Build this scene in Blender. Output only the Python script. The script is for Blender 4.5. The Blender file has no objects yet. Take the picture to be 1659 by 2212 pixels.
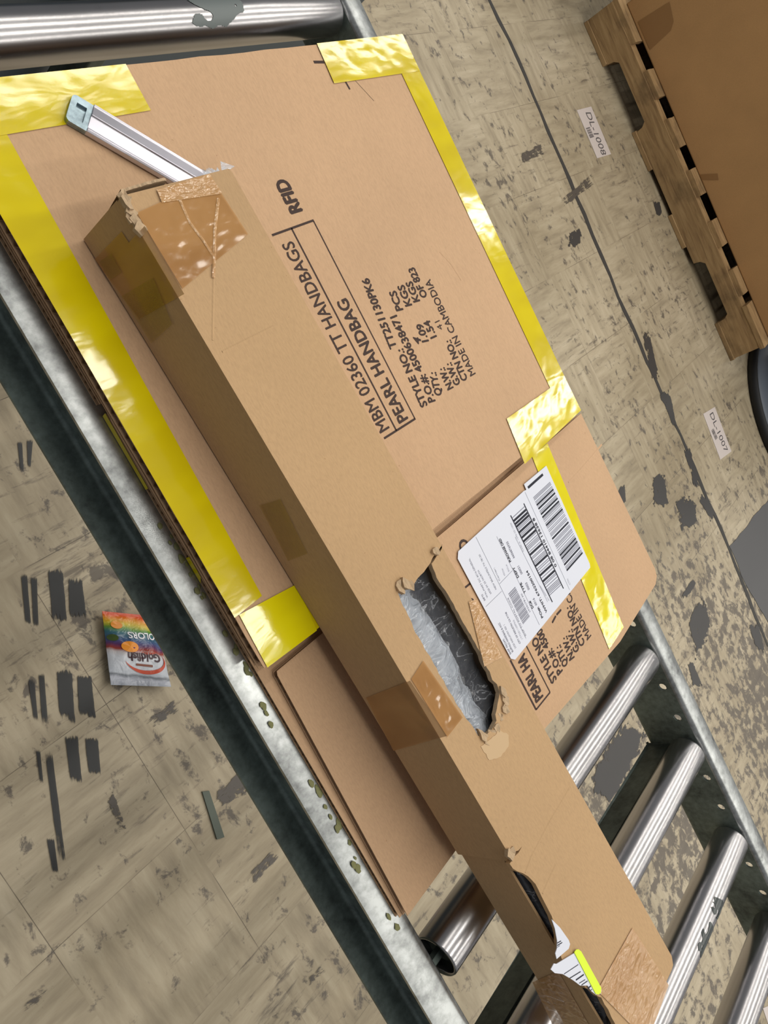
import bpy, bmesh, math, random
from mathutils import Vector, Matrix, noise
from mathutils.geometry import tessellate_polygon

# ------------------------------------------------------------------ camera, world, light
SC = bpy.context.scene
COL = SC.collection
FPX, PX, PY, CAMZ = 1773.2, 829.5, 1106.0, 1.2
M = [Vector((0.60227878, -0.46254115, 0.65062735)),      # image right
     Vector((-0.44765422, -0.87051486, -0.2044739)),     # image down
     Vector((0.66095837, -0.16810579, -0.73135113))]     # view direction
cam_d = bpy.data.cameras.new('camera'); cam = bpy.data.objects.new('camera', cam_d); COL.objects.link(cam)
R3 = Matrix((M[0], -M[1], -M[2])).transposed()
cam.matrix_world = Matrix.Translation((0, 0, CAMZ)) @ R3.to_4x4()
cam_d.sensor_fit = 'VERTICAL'; cam_d.sensor_height = 36.0; cam_d.lens = FPX / 2212 * 36.0
cam_d.clip_start = 0.01; cam_d.clip_end = 60
SC.camera = cam
SC.view_settings.view_transform = 'Standard'; SC.view_settings.look = 'None'
SC.view_settings.gamma = 1.0; SC.view_settings.use_curve_mapping = False
SC.view_settings.exposure = 0.10

W = bpy.data.worlds.new('world'); SC.world = W; W.use_nodes = True
W.node_tree.nodes['Background'].inputs[0].default_value = (0.96, 0.98, 1.0, 1)
W.node_tree.nodes['Background'].inputs[1].default_value = 0.19

# rows of fluorescent tubes under the warehouse ceiling, running across the conveyor
LAMP_P = 96.0
for i, ly in enumerate((-7.0, -5.0, -2.9, -1.0, 0.6, 2.2)):
    l = bpy.data.lights.new('tube_lamp', 'AREA'); l.shape = 'RECTANGLE'
    l.size = 10.6; l.size_y = 0.13; l.energy = LAMP_P; l.color = (1.0, 0.955, 0.87)
    o = bpy.data.objects.new('tube_lamp', l); COL.objects.link(o); o.location = (4.7, ly, 4.3)


def at(px, py, z):
    """point of the horizontal plane z seen at a pixel of the 1659x2212 frame"""
    d = M[0] * ((px - PX) / FPX) + M[1] * ((py - PY) / FPX) + M[2]
    t = (CAMZ - z) / -d.z
    return Vector((0, 0, CAMZ)) + d * t


def at_plane(px, py, p, n):
    d = M[0] * ((px - PX) / FPX) + M[1] * ((py - PY) / FPX) + M[2]
    o = Vector((0, 0, CAMZ))
    return o + d * ((Vector(p) - o).dot(n) / d.dot(n))


# ------------------------------------------------------------------ materials
def lin(r, g, b):
    f = lambda c: (c / 255 / 12.92) if c / 255 <= 0.04045 else ((c / 255 + 0.055) / 1.055) ** 2.4
    return (f(r), f(g), f(b), 1)


class NT:
    def __init__(s, name):
        s.m = bpy.data.materials.new(name); s.m.use_nodes = True
        s.t = s.m.node_tree; s.b = s.t.nodes['Principled BSDF']; s.out = s.t.nodes['Material Output']
        s.co = s.t.nodes.new('ShaderNodeTexCoord')

    def n(s, typ, **kw):
        x = s.t.nodes.new(typ)
        for k, v in kw.items(): setattr(x, k, v)
        return x

    def l(s, a, b): s.t.links.new(a, b)

    def map(s, scale=(1, 1, 1), rot=(0, 0, 0), src='Object'):
        m = s.n('ShaderNodeMapping'); m.inputs['Scale'].default_value = scale
        m.inputs['Rotation'].default_value = rot
        s.l(s.co.outputs[src], m.inputs[0]); return m.outputs[0]

    def noise(s, sc, det=4, rough=0.55, vec=None, dist=0.0):
        x = s.n('ShaderNodeTexNoise'); x.inputs['Scale'].default_value = sc
        x.inputs['Detail'].default_value = det; x.inputs['Roughness'].default_value = rough
        x.inputs['Distortion'].default_value = dist
        s.l(vec if vec else s.co.outputs['Object'], x.inputs['Vector']); return x.outputs['Fac']

    def ramp(s, fac, stops):
        r = s.n('ShaderNodeValToRGB'); e = r.color_ramp.elements
        while len(e) < len(stops): e.new(0.5)
        for i, (p, c) in enumerate(stops):
            e[i].position = p; e[i].color = c if len(c) == 4 else (*c, 1)
        s.l(fac, r.inputs[0]); return r.outputs[0]

    def mix(s, fac, a, b, mode='MIX'):
        x = s.n('ShaderNodeMix', data_type='RGBA', blend_type=mode)
        if isinstance(fac, (int, float)): x.inputs[0].default_value = fac
        else: s.l(fac, x.inputs[0])
        for v, i in ((a, 6), (b, 7)):
            if isinstance(v, tuple): x.inputs[i].default_value = v
            else: s.l(v, x.inputs[i])
        return x.outputs[2]

    def math(s, op, a, b=0.0, c=0.0):
        x = s.n('ShaderNodeMath', operation=op)
        for v, i in ((a, 0), (b, 1), (c, 2)):
            if isinstance(v, (int, float)): x.inputs[i].default_value = v
            else: s.l(v, x.inputs[i])
        return x.outputs[0]

    def bump(s, h, strength, dist=0.001):
        x = s.n('ShaderNodeBump'); x.inputs['Strength'].default_value = strength
        x.inputs['Distance'].default_value = dist
        s.l(h, x.inputs['Height']); s.l(x.outputs[0], s.b.inputs['Normal']); return x

    def set(s, **kw):
        for k, v in kw.items():
            i = s.b.inputs[k.replace('_', ' ')]
            if isinstance(v, (int, float, tuple)): i.default_value = v
            else: s.l(v, i)
        return s.m


G1 = lambda v: (v, v, v, 1)


def cardboard(name, c, dark=0.86):
    k = NT(name)
    big = k.ramp(k.noise(7, 3), [(0.3, lin(*[x * 0.95 for x in c])), (0.7, lin(*c))])
    fib = k.ramp(k.noise(900, 3, 0.7, k.map((1, 0.25, 1))), [(0.25, G1(dark)), (0.6, G1(1.0))])
    spk = k.ramp(k.noise(420, 2, 0.5), [(0.19, (0.62, 0.52, 0.42, 1)), (0.24, G1(1))])
    col = k.mix(1.0, k.mix(1.0, big, fib, 'MULTIPLY'), spk, 'MULTIPLY')
    k.bump(k.noise(60, 3), 0.05, 0.001)
    return k.set(Base_Color=col, Roughness=0.78, Specular_IOR_Level=0.25)


CARD = cardboard('kraft_cardboard', (205, 169, 134))
CARDB = cardboard('kraft_cardboard_box', (194, 160, 120))
CARDBIG = cardboard('brown_carton_board', (186, 145, 98))
FLUTE = cardboard('corrugated_medium', (150, 118, 86), 0.7)
TORN = cardboard('torn_paper_edge', (196, 170, 138), 0.7)


def plain(name, c, rough=0.6, metal=0.0, spec=0.5, **kw):
    k = NT(name); return k.set(Base_Color=lin(*c), Roughness=rough, Metallic=metal, Specular_IOR_Level=spec, **kw)


INK = plain('printed_ink', (68, 54, 50), 0.7, spec=0.2)
BLACKINK = plain('label_black_ink', (38, 40, 52), 0.6, spec=0.2)
GREYINK = plain('label_grey_ink', (128, 130, 145), 0.6, spec=0.2)
FAINTINK = plain('label_faint_ink', (168, 170, 184), 0.6, spec=0.2)
PAPER = plain('label_paper', (216, 220, 233), 0.45)
LIME = plain('highlighter_ink', (222, 250, 30), 0.5)


def tape_mat(name, c1, c2, bump=0.6, alpha=1.0, sc=55, rough=0.12):
    k = NT(name)
    col = k.ramp(k.noise(16, 2, 0.5, k.map((1, 2.2, 1))), [(0.38, lin(*c1)), (0.62, lin(*c2))])
    a = k.noise(sc, 2, 0.45, k.map((0.7, 1.5, 1)), 0.6)
    b = k.noise(sc * 9, 2, 0.5)
    rid = k.math('ABSOLUTE', k.math('SUBTRACT', k.noise(sc * .35, 2, 0.5, k.map((0.6, 1.6, 1), (0, 0, 0.25)), 0.8), 0.5))
    h = k.math('ADD', k.math('ADD', a, k.math('MULTIPLY', b, 0.045)), k.math('MULTIPLY', rid, -1.2))
    k.bump(h, bump, 0.0016)
    return k.set(Base_Color=col, Roughness=rough, Specular_IOR_Level=0.7, Alpha=alpha)


YTAPE = tape_mat('yellow_packing_tape', (206, 184, 0), (218, 198, 0), 0.08)
YTAPE2 = tape_mat('yellow_packing_tape_doubled', (222, 206, 0), (230, 216, 2), 0.12)
BTAPE = tape_mat('clear_packing_tape', (172, 124, 70), (188, 140, 84), 0.10, 0.72, 70, 0.12)
CTAPE = tape_mat('glossy_clear_tape', (190, 146, 98), (200, 158, 110), 1.0, 0.85, 120, 0.06)
YOLD = tape_mat('old_yellow_tape', (150, 120, 40), (170, 138, 50), 0.3, 0.35, 60, 0.3)


def metal(name, c, rough, spots=0.3, streak=None, met=0.9, stain=(60, 50, 44)):
    k = NT(name)
    base = k.ramp(k.math('ADD', k.math('MULTIPLY', k.noise(22, 4, 0.6), 0.6), k.math('MULTIPLY', k.noise(150, 4, 0.65), 0.4)), [(0.36, lin(*[x * .62 for x in c])), (0.60, lin(*c))])
    if streak: base = k.ramp(k.noise(9, 3, 0.5, k.map((0.5, 1, 1))), [(0.35, lin(*[x * .88 for x in c])), (0.65, lin(*c))])
    st = k.ramp(k.noise(70, 3, 0.6), [(0.26, G1(1)), (0.36, G1(0))])
    col = k.mix(k.math('MULTIPLY', st, spots), base, lin(*stain))
    v = k.map(streak) if streak else None
    rr = k.n('ShaderNodeMapRange'); k.l(k.noise(30, 4, 0.6, v), rr.inputs[0])
    rr.inputs[3].default_value = rough * (0.95 if streak else 0.75); rr.inputs[4].default_value = rough * (1.1 if streak else 1.35)
    if streak is None: k.bump(k.noise(260, 2, 0.5, v), 0.05, 0.0005)
    return k.set(Base_Color=col, Metallic=met, Roughness=rr.outputs[0])


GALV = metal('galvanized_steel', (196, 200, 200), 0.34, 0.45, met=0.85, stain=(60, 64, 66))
GALVD = metal('galvanized_steel_shaded', (128, 142, 138), 0.5, 0.4, met=0.45, stain=(50, 54, 54))  # same rail steel, shade below the flange crown put into its colour
ROLL = metal('roller_steel', (186, 184, 186), 0.25, 0.10, (0.25, 1, 1), 1.0, (92, 74, 62))
BAR = metal('dark_crossbar_steel', (92, 102, 98), 0.5, 0.3, met=0.6)
GREASE = plain('dark_grease', (52, 60, 60), 0.25)
BLADE = metal('brushed_box_cutter_steel', (206, 204, 214), 0.34, 0.05, (1, 1, 1), 0.85)
ZINC = metal('zinc_plated_steel', (170, 190, 200), 0.28, 0.05)


def wood():
    k = NT('pallet_wood')
    g = k.noise(14, 5, 0.6, k.map((6, 0.6, 6)), 0.5)
    col = k.ramp(g, [(0.25, lin(120, 92, 62)), (0.5, lin(158, 128, 88)), (0.75, lin(178, 148, 106))])
    d = k.ramp(k.noise(9, 4), [(0.3, G1(0.55)), (0.48, G1(1))])
    k.bump(g, 0.4, 0.002)
    return k.set(Base_Color=k.mix(1.0, col, d, 'MULTIPLY'), Roughness=0.85)


WOOD = wood()


def floor_mat():
    k = NT('worn_vinyl_floor_tiles')
    T = 0.2286
    # grain direction alternates tile to tile
    ck = k.n('ShaderNodeTexChecker'); ck.inputs['Scale'].default_value = 1 / T
    off = k.n('ShaderNodeMapping'); off.inputs['Location'].default_value = (-2.32 % T * -1, 0.03, 0.01)
    k.l(k.co.outputs['Object'], off.inputs[0]); k.l(off.outputs[0], ck.inputs['Vector'])
    gx = k.noise(26, 5, 0.62, k.map((0.28, 1.6, 1)))
    gy = k.noise(26, 5, 0.62, k.map((1.6, 0.28, 1)))
    gm = k.mix(ck.outputs['Fac'], gx, gy)
    base = k.ramp(gm, [(0.28, lin(156, 144, 123)), (0.5, lin(181, 168, 144)), (0.72, lin(198, 186, 162))])
    big = k.ramp(k.noise(1.6, 3), [(0.35, lin(215, 212, 205)), (0.65, (1, 1, 1, 1))])
    base = k.mix(1.0, base, big, 'MULTIPLY')
    # thin tile joints
    br = k.n('ShaderNodeTexBrick'); br.offset = 0.0
    br.inputs['Scale'].default_value = 1.0; br.inputs['Brick Width'].default_value = T; br.inputs['Row Height'].default_value = T
    br.inputs['Mortar Size'].default_value = 0.0007; br.inputs['Mortar Smooth'].default_value = 0.4
    k.l(off.outputs[0], br.inputs['Vector'])
    jn = k.math('MULTIPLY', br.outputs['Fac'], k.ramp(k.noise(6, 2), [(0.42, G1(0.0)), (0.56, G1(0.8))]))
    base = k.mix(jn, base, lin(84, 74, 62))
    # scuffs: more of them where carts turn, near x 1.3-2.6 / y < -0.7
    sc = k.noise(34, 6, 0.68, k.map((1.0, 0.8, 1), (0, 0, 0.5)), 0.3)
    dens = k.noise(2.6, 3, 0.55)
    sep = k.n('ShaderNodeSeparateXYZ'); k.l(k.co.outputs['Object'], sep.inputs[0])
    wy = k.n('ShaderNodeMapRange', interpolation_type='SMOOTHSTEP'); k.l(sep.outputs[1], wy.inputs[0])
    wy.inputs[1].default_value = -0.55; wy.inputs[2].default_value = -1.3; wy.inputs[3].default_value = 0.0; wy.inputs[4].default_value = 0.11
    wx = k.n('ShaderNodeMapRange', interpolation_type='SMOOTHSTEP'); k.l(sep.outputs[0], wx.inputs[0])
    wx.inputs[1].default_value = 0.75; wx.inputs[2].default_value = 1.3; wx.inputs[3].default_value = 0.0; wx.inputs[4].default_value = 1.0
    v = k.math('ADD', k.math('ADD', sc, k.math('MULTIPLY', k.math('SUBTRACT', dens, 0.5), 0.35)),
               k.math('MULTIPLY', wy.outputs[0], wx.outputs[0]))
    m1 = k.ramp(v, [(0.58, G1(0)), (0.66, G1(0.8))])
    base = k.mix(m1, base, lin(82, 76, 72))
    st = k.noise(30, 5, 0.7, k.map((0.35, 2.2, 1), (0, 0, 0.12)))
    m2 = k.ramp(k.math('ADD', st, k.math('MULTIPLY', k.math('SUBTRACT', k.noise(3.1, 2), 0.5), 0.4)), [(0.60, G1(0)), (0.72, G1(0.7))])
    base = k.mix(m2, base, lin(88, 80, 72))
    wh = k.ramp(k.noise(60, 4, 0.6, k.map((1.5, 0.5, 1))), [(0.70, G1(0)), (0.76, G1(0.5))])
    base = k.mix(wh, base, lin(214, 206, 190))
    k.bump(gm, 0.08, 0.001)
    return k.set(Base_Color=base, Roughness=0.48, Specular_IOR_Level=0.35)


FLOOR = floor_mat()


def mark_mat(name, c, thr=0.30, sx=1.0, sy=1.0, sc=5, rough=0.5, eu=1.2, ev=1.2, amp=3.4):
    """painted or rubbed mark whose edge frays: opaque inside, broken up towards the border of its UV square"""
    k = NT(name)
    s = k.n('ShaderNodeSeparateXYZ'); k.l(k.co.outputs['UV'], s.inputs[0])
    def edge(o): return k.math('MULTIPLY', k.math('MULTIPLY', o, k.math('SUBTRACT', 1.0, o)), 4.0)
    e = k.math('MINIMUM', k.math('MULTIPLY', edge(s.outputs[0]), eu), k.math('MULTIPLY', edge(s.outputs[1]), ev))
    e = k.math('MINIMUM', e, 1.0)
    nz = k.noise(sc, 6, 0.7, k.map((sx, sy, 1), src='UV'))
    nz2 = k.noise(sc * 14, 4, 0.65)
    nz3 = k.noise(14, 3, 0.6)
    v = k.math('ADD', k.math('MULTIPLY', e, 0.75), k.math('MULTIPLY', k.math('SUBTRACT', k.math('ADD', k.math('MULTIPLY', nz, .45), k.math('ADD', k.math('MULTIPLY', nz2, .25), k.math('MULTIPLY', nz3, .3))), 0.5), amp))
    a = k.n('ShaderNodeMapRange'); k.l(v, a.inputs[0]); a.inputs[1].default_value = thr; a.inputs[2].default_value = thr + 0.05
    a.inputs[3].default_value = 0; a.inputs[4].default_value = 0.93
    return k.set(Base_Color=lin(*c), Roughness=rough, Alpha=a.outputs[0])


STRIPE = mark_mat('rubber_stripe_mark', (36, 38, 40), 0.30, 7, 0.8, 2, eu=2.2, ev=1.0, amp=2.0)
BLOT = mark_mat('black_floor_blot', (62, 60, 60), 0.42, 1, 1, 3)
SMEAR = mark_mat('grey_floor_smear', (86, 80, 74), 0.62, 1.2, 4, 4)
MAT = plain('dark_floor_paint', (80, 80, 82), 0.5)


def crack_mat(): return plain('floor_crack_line', (58, 56, 54), 0.7)


CRACK = crack_mat()
NAVY = plain('navy_plastic', (70, 84, 96), 0.45)
DNAVY = plain('dark_tote_plastic', (24, 28, 38), 0.5)
SLATE = plain('slate_blue_plastic', (54, 66, 78), 0.4)
BLUEGREY = plain('blue_grey_plastic', (96, 104, 116), 0.45)
RUBBER = plain('black_rubber', (22, 24, 28), 0.6)
CHIP = plain('grey_green_strip', (86, 94, 84), 0.6)
TAGP = plain('floor_tag_vinyl', (206, 196, 192), 0.5)
TAGI = plain('floor_tag_ink', (88, 84, 86), 0.6)
GLUE = plain('dried_yellow_glue', (128, 128, 84), 0.7)


def black_bag():
    k = NT('black_handbag_vinyl'); k.bump(k.noise(45, 3, 0.5, None, 0.7), 0.9, 0.006)
    return k.set(Base_Color=lin(34, 36, 44), Roughness=0.22)


BAGM = black_bag()


def film(name, a, c=(200, 210, 225), ridge=70):
    k = NT(name)
    rid = k.math('ABSOLUTE', k.math('SUBTRACT', k.noise(ridge, 3, 0.5, k.map((0.6, 1.4, 1), (0, 0, 0.9)), 1.2), 0.5))
    k.bump(k.math('MULTIPLY', rid, -2.0), 0.7, 0.004)
    crease = k.ramp(rid, [(0.0, G1(min(1, a + 0.35))), (0.012, G1(a)), (0.2, G1(a * 0.7))])
    return k.set(Base_Color=lin(*c), Roughness=0.10, Alpha=crease, Specular_IOR_Level=0.8)


FILM = film('clear_poly_film', 0.10, (200, 204, 212), 45)
FILMW = film('bunched_poly_film', 0.62, (196, 204, 216), 60)


def bag_mat():
    k = NT('snack_bag_print')
    s = k.n('ShaderNodeSeparateXYZ'); k.l(k.co.outputs['UV'], s.inputs[0])
    wob = k.math('ADD', s.outputs[1], k.math('MULTIPLY', k.math('SUBTRACT', k.noise(3, 2, 0.5, k.map(src='UV')), 0.5), 0.10))
    sl = k.math('ADD', wob, k.math('MULTIPLY', k.math('SUBTRACT', s.outputs[0], 0.5), -0.05))
    col = k.ramp(sl, [(0.0, lin(190, 52, 20)), (0.05, lin(214, 84, 20)), (0.12, lin(212, 150, 30)), (0.17, lin(196, 176, 50)),
                      (0.23, lin(96, 140, 50)), (0.30, lin(48, 100, 112)), (0.40, lin(64, 84, 128)), (0.46, lin(84, 50, 96)),
                      (0.52, lin(150, 60, 44)), (0.56, lin(196, 190, 192)), (0.62, lin(204, 208, 216)), (0.84, lin(196, 202, 212)),
                      (0.87, lin(120, 126, 134)), (0.91, lin(176, 180, 192)), (1.0, lin(150, 156, 168))])
    k.bump(k.noise(60, 3, 0.5, None, 0.8), 0.6, 0.003)
    return k.set(Base_Color=col, Roughness=0.2)


BAGP = bag_mat()


# ------------------------------------------------------------------ mesh helpers
class MB:
    def __init__(s): s.v = []; s.f = []; s.m = []; s.uv = {}

    def add(s, vs, fs, mi=0, uvs=None):
        b = len(s.v); s.v += [Vector(v) for v in vs]
        for i, f in enumerate(fs):
            s.f.append([b + j for j in f]); s.m.append(mi)
            if uvs: s.uv[len(s.f) - 1] = [uvs[j] for j in f]
        return s

    def box(s, x0, x1, y0, y1, z0, z1, mi=0):
        v = [(x, y, z) for z in (z0, z1) for y in (y0, y1) for x in (x0, x1)]
        return s.add(v, [(0, 2, 3, 1), (4, 5, 7, 6), (0, 1, 5, 4), (2, 6, 7, 3), (0, 4, 6, 2), (1, 3, 7, 5)], mi)

    def prism(s, loops, z0, z1, mi=0, side=None):
        """loops: outline (+ holes) as lists of xy; solid between z0 and z1"""
        loops = [[Vector((p[0], p[1], 0)) for p in L] for L in loops]
        flat = [p for L in loops for p in L]
        tris = tessellate_polygon(loops)
        n = len(flat)
        vs = [(p.x, p.y, z0) for p in flat] + [(p.x, p.y, z1) for p in flat]
        fs = []
        for t in tris:
            a, b, c = [flat[i] for i in t]
            up = (b - a).cross(c - a).z > 0
            t = list(t) if up else list(t)[::-1]
            fs.append([i + n for i in t]); fs.append([i for i in t[::-1]])
        s.add(vs, fs, mi)
        o = 0
        for k, L in enumerate(loops):
            area = sum(L[i].x * L[(i + 1) % len(L)].y - L[(i + 1) % len(L)].x * L[i].y for i in range(len(L)))
            ccw = (area > 0) == (k == 0)
            sf = []
            for i in range(len(L)):
                a, b = o + i, o + (i + 1) % len(L)
                sf.append([a, b, b + n, a + n] if ccw else [b, a, a + n, b + n])
            base = len(s.v) - len(vs)
            for f in sf: s.f.append([base + j for j in f]); s.m.append(mi if side is None else (side[k] if isinstance(side, (list, tuple)) else side))
            o += len(L)
        return s

    def grid(s, c00, c10, c11, c01, nu, nv, fn=None, mi=0, thick=0.0):
        c00, c10, c11, c01 = map(Vector, (c00, c10, c11, c01))
        vs = []; uvs = []
        for j in range(nv + 1):
            for i in range(nu + 1):
                u, v = i / nu, j / nv
                p = c00 * (1 - u) * (1 - v) + c10 * u * (1 - v) + c11 * u * v + c01 * (1 - u) * v
                if fn: p = fn(p, u, v)
                vs.append(p); uvs.append((u, v))
        fs = [[j * (nu + 1) + i, j * (nu + 1) + i + 1, (j + 1) * (nu + 1) + i + 1, (j + 1) * (nu + 1) + i] for j in range(nv) for i in range(nu)]
        nrm = (c10 - c00).cross(c01 - c00)
        if nrm.z < 0 or (abs(nrm.z) < 1e-9 and nrm.dot(Vector((-1, 0, 0))) < 0): fs = [f[::-1] for f in fs]
        return s.add(vs, fs, mi, uvs)

    def tube(s, a, b, r0, r1=None, n=28, cap=True, mi=0, inner=0.0):
        r1 = r0 if r1 is None else r1
        a, b = Vector(a), Vector(b); d = (b - a).normalized()
        u = d.orthogonal().normalized(); w = d.cross(u)
        ring = lambda c, r: [c + (u * math.cos(2 * math.pi * i / n) + w * math.sin(2 * math.pi * i / n)) * r for i in range(n)]
        vs = ring(a, r0) + ring(b, r1)
        fs = [[i, (i + 1) % n, n + (i + 1) % n, n + i] for i in range(n)]
        if cap: fs += [list(range(n))[::-1], list(range(n, 2 * n))]
        return s.add(vs, fs, mi)

    def lathe(s, c, prof, n=48, mi=0):
        vs = [(c[0] + r * math.cos(2 * math.pi * i / n), c[1] + r * math.sin(2 * math.pi * i / n), z) for r, z in prof for i in range(n)]
        fs = [[k * n + i, k * n + (i + 1) % n, (k + 1) * n + (i + 1) % n, (k + 1) * n + i] for k in range(len(prof) - 1) for i in range(n)]
        return s.add(vs, fs, mi)

    def sweep(s, prof, y0, y1, mi=0, closed=True):
        """profile in xz pushed along y"""
        n = len(prof)
        vs = [(p[0], y0, p[1]) for p in prof] + [(p[0], y1, p[1]) for p in prof]
        fs = [[i, (i + 1) % n, n + (i + 1) % n, n + i] for i in range(n if closed else n - 1)]
        s.add(vs, fs, mi)
        if closed:
            t = tessellate_polygon([[Vector((p[0], p[1], 0)) for p in prof]])
            b = len(s.v) - 2 * n
            for q in t:
                s.f.append([b + i for i in q]); s.m.append(mi)
                s.f.append([b + n + i for i in q[::-1]]); s.m.append(mi)
        return s

    def line(s, a, b, w, z, mi=0):
        a, b = Vector(a).to_2d(), Vector(b).to_2d(); d = (b - a).normalized(); n = Vector((-d.y, d.x)) * w / 2
        q = [a - n, b - n, b + n, a + n]
        return s.add([(p.x, p.y, z) for p in q], [(0, 1, 2, 3)], mi)

    def build(s, name, mats, parent=None, smooth=False, bevel=0.0, loc=None, **props):
        me = bpy.data.meshes.new(name)
        wl = Vector(loc) if loc is not None else Vector((0, 0, 0))
        org = wl if parent is None else WLOC[parent.name]
        me.from_pydata([tuple(v - org) for v in s.v], [], s.f)
        if not isinstance(mats, (list, tuple)): mats = [mats]
        for m in mats: me.materials.append(m)
        for i, p in enumerate(me.polygons): p.material_index = s.m[i]; p.use_smooth = smooth
        if s.uv:
            L = me.uv_layers.new(name='UVMap')
            for fi, us in s.uv.items():
                for li, u in zip(me.polygons[fi].loop_indices, us): L.data[li].uv = u
        o = bpy.data.objects.new(name, me); COL.objects.link(o)
        if parent: o.parent = parent
        else: o.location = wl
        WLOC[o.name] = org
        if bevel:
            b = o.modifiers.new('bevel', 'BEVEL'); b.width = bevel; b.segments = 2; b.limit_method = 'ANGLE'
        for k_, v_ in props.items(): o[k_] = v_
        return o


WLOC = {}


def thing(name, label, cat, loc, group=None):
    o = bpy.data.objects.new(name, None); COL.objects.link(o); o.location = loc; o.empty_display_size = 0.05
    o['label'] = label; o['category'] = cat
    if group: o['group'] = group
    WLOC[o.name] = Vector(loc)
    return o


def font_mesh(txt, bold=0.0, cache={}):
    k = (txt, bold)
    if k in cache: return cache[k]
    c = bpy.data.curves.new('t', 'FONT'); c.body = txt; c.size = 1.0; c.offset = bold; c.resolution_u = 3
    o = bpy.data.objects.new('t', c); COL.objects.link(o)
    bpy.context.view_layer.update()
    me = bpy.data.meshes.new_from_object(o.evaluated_get(bpy.context.evaluated_depsgraph_get()))
    r = ([v.co.copy() for v in me.vertices], [list(p.vertices) for p in me.polygons])
    bpy.data.objects.remove(o); bpy.data.curves.remove(c); bpy.data.meshes.remove(me)
    cache[k] = r
    return r


CAP = max(v.y for v in font_mesh('H')[0])


def text(mb, txt, a, b, h, z, bold=0.012, mi=0, fn=None):
    """letters whose baseline runs a -> b (world xy), cap height h"""
    vs, fs = font_mesh(txt, 0.0)
    if not vs: return
    a, b = Vector(a).to_2d(), Vector(b).to_2d(); d = b - a; L = d.length; d = d / L; n = Vector((-d.y, d.x))
    x0 = min(v.x for v in vs); x1 = max(v.x for v in vs)
    if len(txt) < 2: L = (x1 - x0) / CAP * h * 0.95
    q = bold * 1.5 * h / CAP
    for k, (ox, oy) in enumerate(((0, 0), (q, 0), (-q, 0), (0, q), (0, -q)) if bold > 0 else ((0, 0),)):
        out = []
        for v in vs:
            p = a + d * ((v.x - x0) / (x1 - x0) * L + ox) + n * (v.y / CAP * h + oy)
            out.append((p.x, p.y, z + k * 4e-6))
        mb.add(out, fs, mi)


def jag(pts, amp, step, seed=0, closed=True):
    rnd = random.Random(seed); out = []
    n = len(pts)
    for i in range(n if closed else n - 1):
        a, b = Vector(pts[i]).to_2d(), Vector(pts[(i + 1) % n]).to_2d()
        k = max(1, int((b - a).length / step)); d = (b - a); nn = Vector((-d.y, d.x)).normalized() if d.length else Vector((0, 0))
        for j in range(k):
            p = a + d * (j / k)
            if j: p += nn * rnd.uniform(-amp, amp)
            out.append((p.x, p.y))
    if not closed: out.append(tuple(Vector(pts[-1]).to_2d()))
    return out


def wrinkle(amp, sc, up=0.0):
    def f(p, u, v):
        q = p * sc
        h = noise.noise(q) * 0.6 + (0.5 - abs(noise.noise(q * 1.7 + Vector((5, 3, 1))))) * 0.8
        e = min(1, min(u, 1 - u, v, 1 - v) * 8)
        return p + Vector((0, 0, amp * (h - 0.2) * e + up))
    return f


# ------------------------------------------------------------------ floor and its marks
fm = MB(); fm.grid((-4, -6, 0), (8, -6, 0), (8, 6, 0), (-4, 6, 0), 1, 1)
floor = fm.build('floor', FLOOR, kind='structure')

f_rnd = random.Random(3)
# long joint between the floor sheets, parallel to the conveyor
jm = MB()
pts = [at(1057, 0, 0), at(1120, 130, 0), at(1200, 320, 0), at(1262, 462, 0), at(1300, 555, 0), at(1335, 640, 0), at(1383, 745, 0), at(1440, 875, 0), at(1500, 1010, 0), at(1575, 1185, 0), at(1659, 1395, 0)]
pts = [(p.x, p.y) for p in pts]
up = jag(pts, 0.004, 0.05, 1, False)
L = [(x - 0.006 - f_rnd.random() * 0.006, y) for x, y in up]; Rr = [(x + 0.005 + f_rnd.random() * 0.005, y) for x, y in up]
jm.prism([L + Rr[::-1]], 0.0002, 0.0009)
jm.build('floor_seam', CRACK, floor)


def mark(name, mat, quad, z=0.0012):
    m = MB(); m.grid(*[at(px, py, z) for px, py in quad], 1, 1)
    return m.build(name, mat, floor)


# quads: px corners, u across, v along
for q in [[(36, 945), (48, 945), (52, 1025), (45, 1025)], [(57, 940), (72, 945), (66, 1015), (60, 1015)],
          [(44, 1232), (58, 1232), (68, 1355), (56, 1355)], [(66, 1238), (80, 1238), (84, 1358), (73, 1358)],
          [(102, 1222), (136, 1222), (147, 1350), (112, 1350)], [(146, 1240), (178, 1240), (190, 1342), (150, 1342)],
          [(60, 1462), (74, 1462), (84, 1566), (74, 1566)], [(82, 1440), (95, 1440), (106, 1578), (92, 1578)],
          [(120, 1438), (156, 1438), (165, 1568), (130, 1568)], [(165, 1446), (198, 1446), (208, 1552), (170, 1552)],
          [(92, 1592), (110, 1592), (143, 1865), (128, 1865)], [(138, 1580), (168, 1580), (180, 1700), (152, 1700)],
          [(182, 1586), (212, 1586), (220, 1680), (192, 1680)], [(76, 1610), (86, 1610), (95, 1700), (88, 1700)],
          [(98, 1800), (116, 1800), (128, 1895), (116, 1895)]]:
    mark('rubber_stripe', STRIPE, q)
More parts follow.
